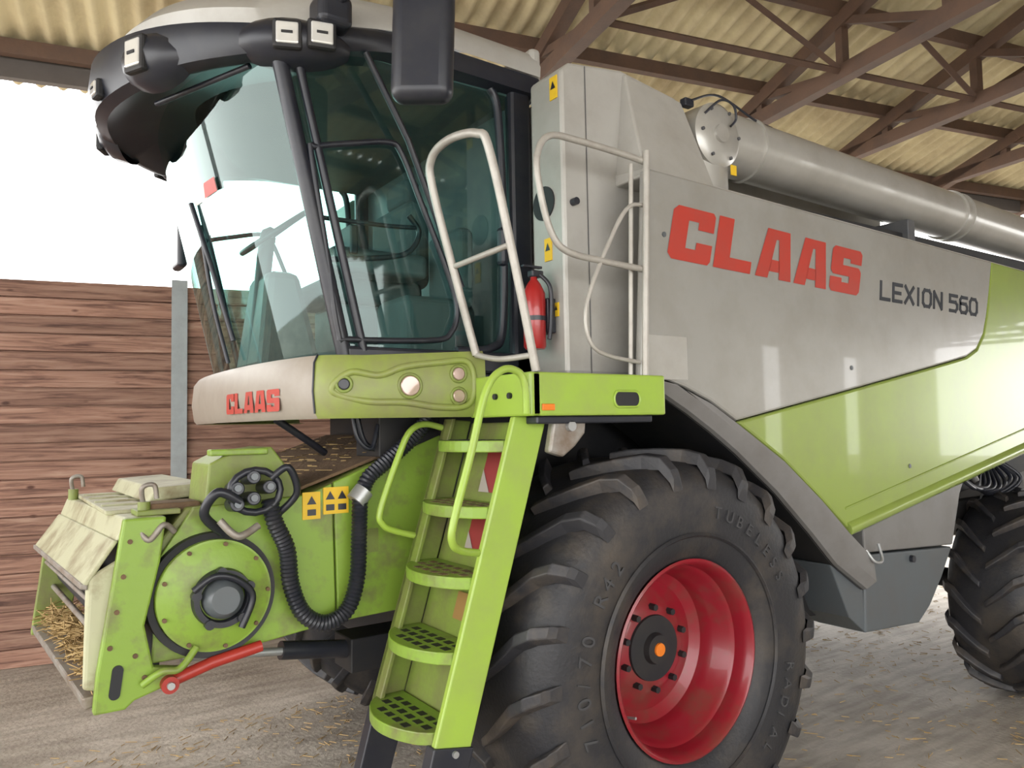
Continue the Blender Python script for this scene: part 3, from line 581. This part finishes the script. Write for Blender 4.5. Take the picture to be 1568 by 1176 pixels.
for i,(x,z,w) in enumerate(((-1.405,1.53,.075),(-1.30,1.545,.11))):
    hexa('feeder_warning_sticker_%d'%i,boxv((x-w/2,.740,z-.01),(x+w/2,.745,z+.10)),YEL,FH,0)
    for j,xx in enumerate((x,) if i==0 else (x-.026,x+.026)):
        mk('warning_triangle_%d_%d'%(i,j),[(xx-.02,.738,z+.05),(xx+.02,.738,z+.05),(xx,.738,z+.085)],[(0,1,2)],BLACK,FH)
        mk('warning_bar_%d_%d'%(i,j),[(xx-.018,.738,z+.005),(xx+.018,.738,z+.005),(xx+.018,.738,z+.03),(xx-.018,.738,z+.03)],[(0,1,2,3)],BLACK,FH)
mk('feeder_info_label',[(-1.19,.742,1.36),(-1.11,.742,1.36),(-1.11,.742,1.46),(-1.19,.742,1.46)],[(0,1,2,3)],GREEND,FH)
tube('hydraulic_lock_lever',[(-1.96,.70,.985),(-1.80,.70,1.03),(-1.62,.70,1.06)],.022,RODRED,FH,False)
cyl('lock_lever_eye',(-1.95,.665,.985),(-1.95,.72,.985),.03,RODRED,FH); cyl('lock_lever_pin',(-1.95,.65,.985),(-1.95,.73,.985),.013,STEEL,FH)
tube('adaptor_link_bar',[(-2.04,.68,1.0),(-1.98,.66,1.04),(-1.92,.66,1.04),(-1.86,.68,1.10)],.013,GREENF,FH)
tube('lift_cylinder_rod',[(-1.86,.95,1.0),(-1.35,1.0,.93)],.018,STEEL,FH,False)
tube('lift_cylinder_barrel',[(-1.45,1.0,.945),(-.75,1.05,.83)],.04,BLACK,FH,False)
tube('lift_cylinder_barrel_far',[(-1.45,1.95,.95),(-.75,1.95,.83)],.05,BLACK,FH,False)
box('lift_bracket',(-1.15,.95,.80),(-.8,1.15,.95),BLACKM,FH)
box('front_axle_beam',(-.35,.7,.6),(.25,2.3,1.0),BLACKM,FH,.03)
tube('underfloor_pipe',[(-1.50,.9,1.93),(-1.35,.95,1.84),(-1.25,1.0,1.78)],.016,BLACK,FH)
tube('cable_loop_a',[(-1.22,.75,1.94),(-1.20,.74,1.84),(-1.14,.74,1.80),(-1.10,.76,1.90)],.010,BLACK,FH)
tube('cable_loop_b',[(-1.18,.8,1.94),(-1.14,.8,1.82),(-1.05,.8,1.80),(-1.0,.8,1.92)],.012,BLACK,FH)
box('underfloor_valve_block',(-1.10,.75,1.76),(-.80,1.0,1.95),BLACKM,FH)
pts=[]
for i in range(900):
    y=random.uniform(.8,2.0); x=-2.13-.06*(y-.75)+random.uniform(-.07,.1); z=1.0+random.uniform(0,.08)
    d=Vector((random.uniform(-1,1),random.uniform(-1,1),random.uniform(-.3,.3))).normalized()*random.uniform(.02,.06)
    pts.append(tubev([Vector((x,y,z))-d,Vector((x,y,z))+d],.0022,3))
multi('adaptor_straw',pts,STRAW,FH)
pts=[]
for i in range(120):
    y=random.uniform(.85,2.1); x=random.uniform(-1.44,-.9); z=1.65+(x+1.46)*.335+.004
    d=Vector((random.uniform(-1,1),random.uniform(-1,1),0)).normalized()*random.uniform(.01,.04)
    pts.append(tubev([Vector((x,y,z))-d,Vector((x,y,z))+d],.0022,3))
multi('feeder_top_straw',pts,STRAW,FH)
# fire extinguisher
E=empty('fire_extinguisher')
EX,EY,EZ0=-.575,.31,2.21
lathe('extinguisher_body',[(0,0),(0,.04),(.01,.048),(.24,.048),(.28,.03),(.30,.015),(.32,.015),(.32,0)],(EX,EY,EZ0),mat('extinguisher_red',(.34,.015,.015),.3,coat=.4),E,32,40,'Z')
box('extinguisher_valve',(EX-.02,EY-.02,EZ0+.31),(EX+.04,EY+.02,EZ0+.34),BLACK,E); box('extinguisher_lever',(EX-.06,EY-.01,EZ0+.35),(EX+.04,EY+.01,EZ0+.36),BLACK,E,.002)
tube('extinguisher_hose',[(EX+.02,EY-.02,EZ0+.32),(EX+.05,EY-.05,EZ0+.26),(EX+.05,EY-.05,EZ0+.12),(EX+.04,EY-.05,EZ0+.04)],.009,BLACK,E)
box('extinguisher_bracket',(EX+.04,EY-.04,EZ0+.07),(-.487,EY+.04,EZ0+.22),BLACK,E)
lathe('extinguisher_band',[(0,.05),(.02,.05)],(EX,EY,EZ0+.12),BLACK,E,32,40,'Z')
# ============================================================ BARN
th=math.radians(12); N=Vector((math.sin(th),math.cos(th),0)); W=Vector((math.cos(th),-math.sin(th),0)); W0=Vector((-2.37,5.26,0))
def B(s,n,z): return W0+W*s-N*n+Vector((0,0,z))
def bbox(s0,s1,n0,n1,z0,z1): return [B(s,n,z) for n in (n0,n1) for (s,z) in ((s0,z0),(s1,z0),(s1,z1),(s0,z1))]
def floor_mat():
    m=bpy.data.materials.new('dusty_concrete'); m.use_nodes=True; nt=m.node_tree; b=nt.nodes['Principled BSDF']; b.inputs['Roughness'].default_value=.75
    tc=nt.nodes.new('ShaderNodeTexCoord')
    n1=nt.nodes.new('ShaderNodeTexNoise'); n1.inputs['Scale'].default_value=.9; n1.inputs['Detail'].default_value=8; n1.inputs['Roughness'].default_value=.65
    n2=nt.nodes.new('ShaderNodeTexNoise'); n2.inputs['Scale'].default_value=30; n2.inputs['Detail'].default_value=6
    mp=nt.nodes.new('ShaderNodeMapping'); mp.inputs['Scale'].default_value=(1.2,7,1); mp.inputs['Rotation'].default_value=(0,0,.2)
    n3=nt.nodes.new('ShaderNodeTexNoise'); n3.inputs['Scale'].default_value=1.8; n3.inputs['Detail'].default_value=7
    nt.links.new(tc.outputs['Object'],n1.inputs['Vector']); nt.links.new(tc.outputs['Object'],n2.inputs['Vector']); nt.links.new(tc.outputs['Object'],mp.inputs[0]); nt.links.new(mp.outputs[0],n3.inputs['Vector'])
    rp=nt.nodes.new('ShaderNodeValToRGB'); rp.color_ramp.elements[0].position=.35; rp.color_ramp.elements[1].position=.68
    rp.color_ramp.elements[0].color=(.33,.29,.245,1); rp.color_ramp.elements[1].color=(.60,.55,.485,1)
    nt.links.new(n1.outputs['Fac'],rp.inputs['Fac'])
    mx=nt.nodes.new('ShaderNodeMix'); mx.data_type='RGBA'; mx.blend_type='MULTIPLY'; mx.inputs[0].default_value=.5
    nt.links.new(rp.outputs[0],mx.inputs[6])
    r2_=nt.nodes.new('ShaderNodeValToRGB'); r2_.color_ramp.elements[0].position=.38; r2_.color_ramp.elements[0].color=(.5,.48,.45,1); r2_.color_ramp.elements[1].position=.58
    nt.links.new(n3.outputs['Fac'],r2_.inputs['Fac']); nt.links.new(r2_.outputs[0],mx.inputs[7])
    nt.links.new(mx.outputs[2],b.inputs['Base Color'])
    bp_=nt.nodes.new('ShaderNodeBump'); bp_.inputs['Strength'].default_value=.35; bp_.inputs['Distance'].default_value=.03; nt.links.new(n2.outputs['Fac'],bp_.inputs['Height']); nt.links.new(bp_.outputs[0],b.inputs['Normal'])
    return m
mk('floor',[B(-14,24,-.001),B(45,24,-.001),B(45,-40,-.001),B(-14,-40,-.001),B(-14,24,-.2),B(45,24,-.2),B(45,-40,-.2),B(-14,-40,-.2)],HF,floor_mat())
def wood_mat():
    m=bpy.data.materials.new('weathered_plank'); m.use_nodes=True; nt=m.node_tree; b=nt.nodes['Principled BSDF']; b.inputs['Roughness'].default_value=.75
    tc=nt.nodes.new('ShaderNodeTexCoord'); mp=nt.nodes.new('ShaderNodeMapping'); mp.inputs['Rotation'].default_value=(0,0,th); mp.inputs['Scale'].default_value=(.8,1,14)
    g=nt.nodes.new('ShaderNodeNewGeometry'); ad=nt.nodes.new('ShaderNodeVectorMath'); ad.operation='ADD'; cm=nt.nodes.new('ShaderNodeCombineXYZ')
    ml=nt.nodes.new('ShaderNodeMath'); ml.operation='MULTIPLY'; ml.inputs[1].default_value=40
    nt.links.new(g.outputs['Random Per Island'],ml.inputs[0]); nt.links.new(ml.outputs[0],cm.inputs[0])
    nt.links.new(tc.outputs['Object'],mp.inputs[0]); nt.links.new(mp.outputs[0],ad.inputs[0]); nt.links.new(cm.outputs[0],ad.inputs[1])
    nz=nt.nodes.new('ShaderNodeTexNoise'); nz.inputs['Scale'].default_value=2.2; nz.inputs['Detail'].default_value=8; nz.inputs['Roughness'].default_value=.62; nz.inputs['Distortion'].default_value=.6
    nt.links.new(ad.outputs[0],nz.inputs['Vector'])
    rp=nt.nodes.new('ShaderNodeValToRGB'); rp.color_ramp.elements[0].position=.32; rp.color_ramp.elements[0].color=(.09,.04,.028,1); rp.color_ramp.elements[1].position=.72; rp.color_ramp.elements[1].color=(.42,.27,.20,1)
    e=rp.color_ramp.elements.new(.5); e.color=(.28,.15,.105,1)
    nt.links.new(nz.outputs['Fac'],rp.inputs['Fac'])
    hs=nt.nodes.new('ShaderNodeHueSaturation'); mr=nt.nodes.new('ShaderNodeMapRange'); mr.inputs[3].default_value=.78; mr.inputs[4].default_value=1.15
    nt.links.new(g.outputs['Random Per Island'],mr.inputs[0]); nt.links.new(mr.outputs[0],hs.inputs['Value']); nt.links.new(rp.outputs[0],hs.inputs['Color'])
    vo=nt.nodes.new('ShaderNodeTexVoronoi'); vo.inputs['Scale'].default_value=2.2; mp2=nt.nodes.new('ShaderNodeMapping'); mp2.inputs['Scale'].default_value=(1,1,2.2)
    nt.links.new(tc.outputs['Object'],mp2.inputs[0]); nt.links.new(mp2.outputs[0],vo.inputs['Vector'])
    kr=nt.nodes.new('ShaderNodeValToRGB'); kr.color_ramp.elements[0].position=.04; kr.color_ramp.elements[0].color=(.2,.1,.07,1); kr.color_ramp.elements[1].position=.09
    nt.links.new(vo.outputs['Distance'],kr.inputs['Fac'])
    mx=nt.nodes.new('ShaderNodeMix'); mx.data_type='RGBA'; mx.blend_type='MULTIPLY'; mx.inputs[0].default_value=.9
    nt.links.new(hs.outputs[0],mx.inputs[6]); nt.links.new(kr.outputs[0],mx.inputs[7]); nt.links.new(mx.outputs[2],b.inputs['Base Color'])
    bp_=nt.nodes.new('ShaderNodeBump'); bp_.inputs['Strength'].default_value=.4; bp_.inputs['Distance'].default_value=.01; nt.links.new(nz.outputs['Fac'],bp_.inputs['Height']); nt.links.new(bp_.outputs[0],b.inputs['Normal'])
    return m
WOOD=wood_mat()
parts=[]; ph=.152; nrow=21
for bay0,bay1 in ((-6.2,-2.45),(-2.45,1.32),(1.32,5.2)):
    for k in range(nrow):
        j=random.uniform(-.006,.006)
        z0=k*ph+random.uniform(0,.006); z1=(k+1)*ph-.007
        parts.append(([B(bay0+.01,-.02,z0),B(bay1-.01,-.02,z0),B(bay1-.01,-.02,z1),B(bay0+.01,-.02,z1),B(bay0+.01,.028+j,z0),B(bay1-.01,.028+j,z0),B(bay1-.01,.010+j,z1),B(bay0+.01,.010+j,z1)],HF))
parts.append((bbox(-6.2,5.2,-.05,-.012,0,nrow*ph-.01),HF))  # backing sheet added to block sky light between the boards
multi('wall_back',parts,WOOD,None,None,.004)
for i,s in enumerate((-2.45,1.32,5.2)):
    multi('steel_post' if i==0 else 'steel_post.%03d'%i,[(bbox(s-.065,s+.065,.036,.052,0,3.24),HF),(bbox(s-.006,s+.006,.032,.036,0,3.24),HF)],POSTM)
# roof
EZ=5.22; pit=math.tan(math.radians(15)); S0,S1=-7,40; RN=6.6; D=2*RN
def roofz(n):
    n=n if n<RN else D-n
    return EZ+pit*n
ROOFM=mat('fibre_cement_sheet',(.66,.58,.36),.85,0,(.38,.30,.18),.9,1.3,bump=.15)
pitch=.177; ns=int((S1-S0)/pitch*6)
parts=[]
segs=[(-.5+1.42*i,-.5+1.42*(i+1)) for i in range(5)]
segs+=[(D-b_,D-a_) for a_,b_ in segs]
for k,(n0,n1) in enumerate(segs):
    up=.014*(k%2)
    v=[];g=[]
    for i in range(ns+1):
        s=S0+(S1-S0)*i/ns; dz=.032*math.sin(2*math.pi*s/pitch)+up
        v.append(B(s,n0-.03,roofz(n0)+dz)); v.append(B(s,n1+.03,roofz(n1)+dz))
    for i in range(ns): g.append((2*i,2*i+1,2*i+3,2*i+2))
    parts.append((v,g))
multi('ceiling',parts,ROOFM,None,60)
RUST=mat('rusty_steel',(.12,.068,.044),.7,0,(.07,.045,.035),.8,4,bump=.1)
parts=[]
ps=[.05,1.1,2.2,3.3,4.4,5.5,6.45]; ps+= [D-q for q in ps]
for q in ps:
    zz=roofz(q)-.03
    parts.append((bbox(S0,S1,q-.04,q+.04,zz-.13,zz),HF))
multi('roof_purlins',parts,RUST)
def bar(p0,p1,w,h):
    p0=Vector(p0);p1=Vector(p1); t=(p1-p0).normalized(); s=W.copy(); k=t.cross(s).normalized()
    out=[]
    for q in (p0,p1):
        for (aa,bb) in ((-1,-1),(1,-1),(1,1),(-1,1)): out.append(q+s*aa*w/2+k*bb*h/2)
    return out,HF
ti=0
ts=[-3.4,-.8,1.8,4.4,7.0,8.8,10.8,12.8,14.8]+[17.4+2.6*i for i in range(9)]
for s in ts:
    parts=[]; bz=EZ-.12
    parts.append(bar(B(s,-.1,bz),B(s,D+.1,bz),.12,.14))
    parts.append(bar(B(s,-.2,roofz(-.2)-.22),B(s,RN,roofz(RN)-.22),.12,.14)); parts.append(bar(B(s,D+.2,roofz(-.2)-.22),B(s,RN,roofz(RN)-.22),.12,.14))
    nn=[1.1,2.2,3.3,4.4,5.5,RN]
    for side in (0,1):
        prev=0
        for j,q in enumerate(nn):
            qq=q if side==0 else D-q; pq=prev if side==0 else D-prev
            parts.append(bar(B(s,qq,bz),B(s,qq+.001,roofz(q)-.2),.08,.08))
            if j>0: parts.append(bar(B(s,pq,roofz(prev)-.2),B(s,qq,bz),.07,.07))
            prev=q
    multi('roof_truss' if ti==0 else 'roof_truss.%03d'%ti,parts,RUST); ti+=1
multi('eave_beam',[(bbox(S0,S1,-.12,-.04,EZ-.30,EZ+.04),HF)],mat('eave_wood',(.10,.085,.075),.8))
parts=[]
for i in range(3,9):
    s0_,s1_=ts[i],ts[i+1]; sm=(s0_+s1_)/2
    for q in (2.2,4.4):
        d=B(sm,q,roofz(q)-.1)
        for ss in (s0_,s1_): parts.append(tubev([B(ss,q,EZ-.1),d],.035,4))
        parts.append(tubev([B(s0_,q,EZ-.1),B(s1_,q,EZ-.1)],.035,4))
multi('roof_bracing',parts,RUST)
ci=0
for s in (-3.4,7.0,14.8):
    for q in (-.25,D):
        multi('support_column' if ci==0 else 'support_column.%03d'%ci,[(bbox(s-.1,s+.1,q-.1,q+.1,0,EZ-.2),HF)],POSTM); ci+=1
WALLM=mat('rendered_wall',(.36,.33,.28),.9,0,(.25,.22,.18),.8,1.5)
parts=[]
for s0,s1 in ((9,22.2),(23.6,28.6),(30.2,40)): parts.append((bbox(s0,s1,D,D+.15,0,EZ+.02),HF))  # unseen wall added so its gaps reflect as bright streaks in the side panels
for s0,s1 in ((22.2,23.6),(28.6,30.2)): parts.append((bbox(s0,s1,D,D+.15,4.2,EZ+.02),HF))
multi('unseen_reflection_wall',parts,WALLM)
pts=[]
for i in range(5200):
    if random.random()<.5: x,y=random.uniform(-3,0),random.uniform(-1.2,3)
    else: x,y=random.uniform(.5,7),random.uniform(-1.5,2.5)
    if random.random()<.3: x,y=-1.5+random.gauss(0,.22),.9+random.gauss(0,.25)
    d=Vector((random.uniform(-1,1),random.uniform(-1,1),0)).normalized()*random.uniform(.008,.04)
    c=Vector((x,y,.004)); pts.append(tubev([c-d,c+d],.0025,3))
multi('straw_litter',pts,STRAW)
# ------------------------------------------------------------ light
w=bpy.data.worlds.new('overcast'); sc.world=w; w.use_nodes=True; bg=w.node_tree.nodes['Background']; bg.inputs[0].default_value=(1,.99,.975,1); bg.inputs[1].default_value=5.3
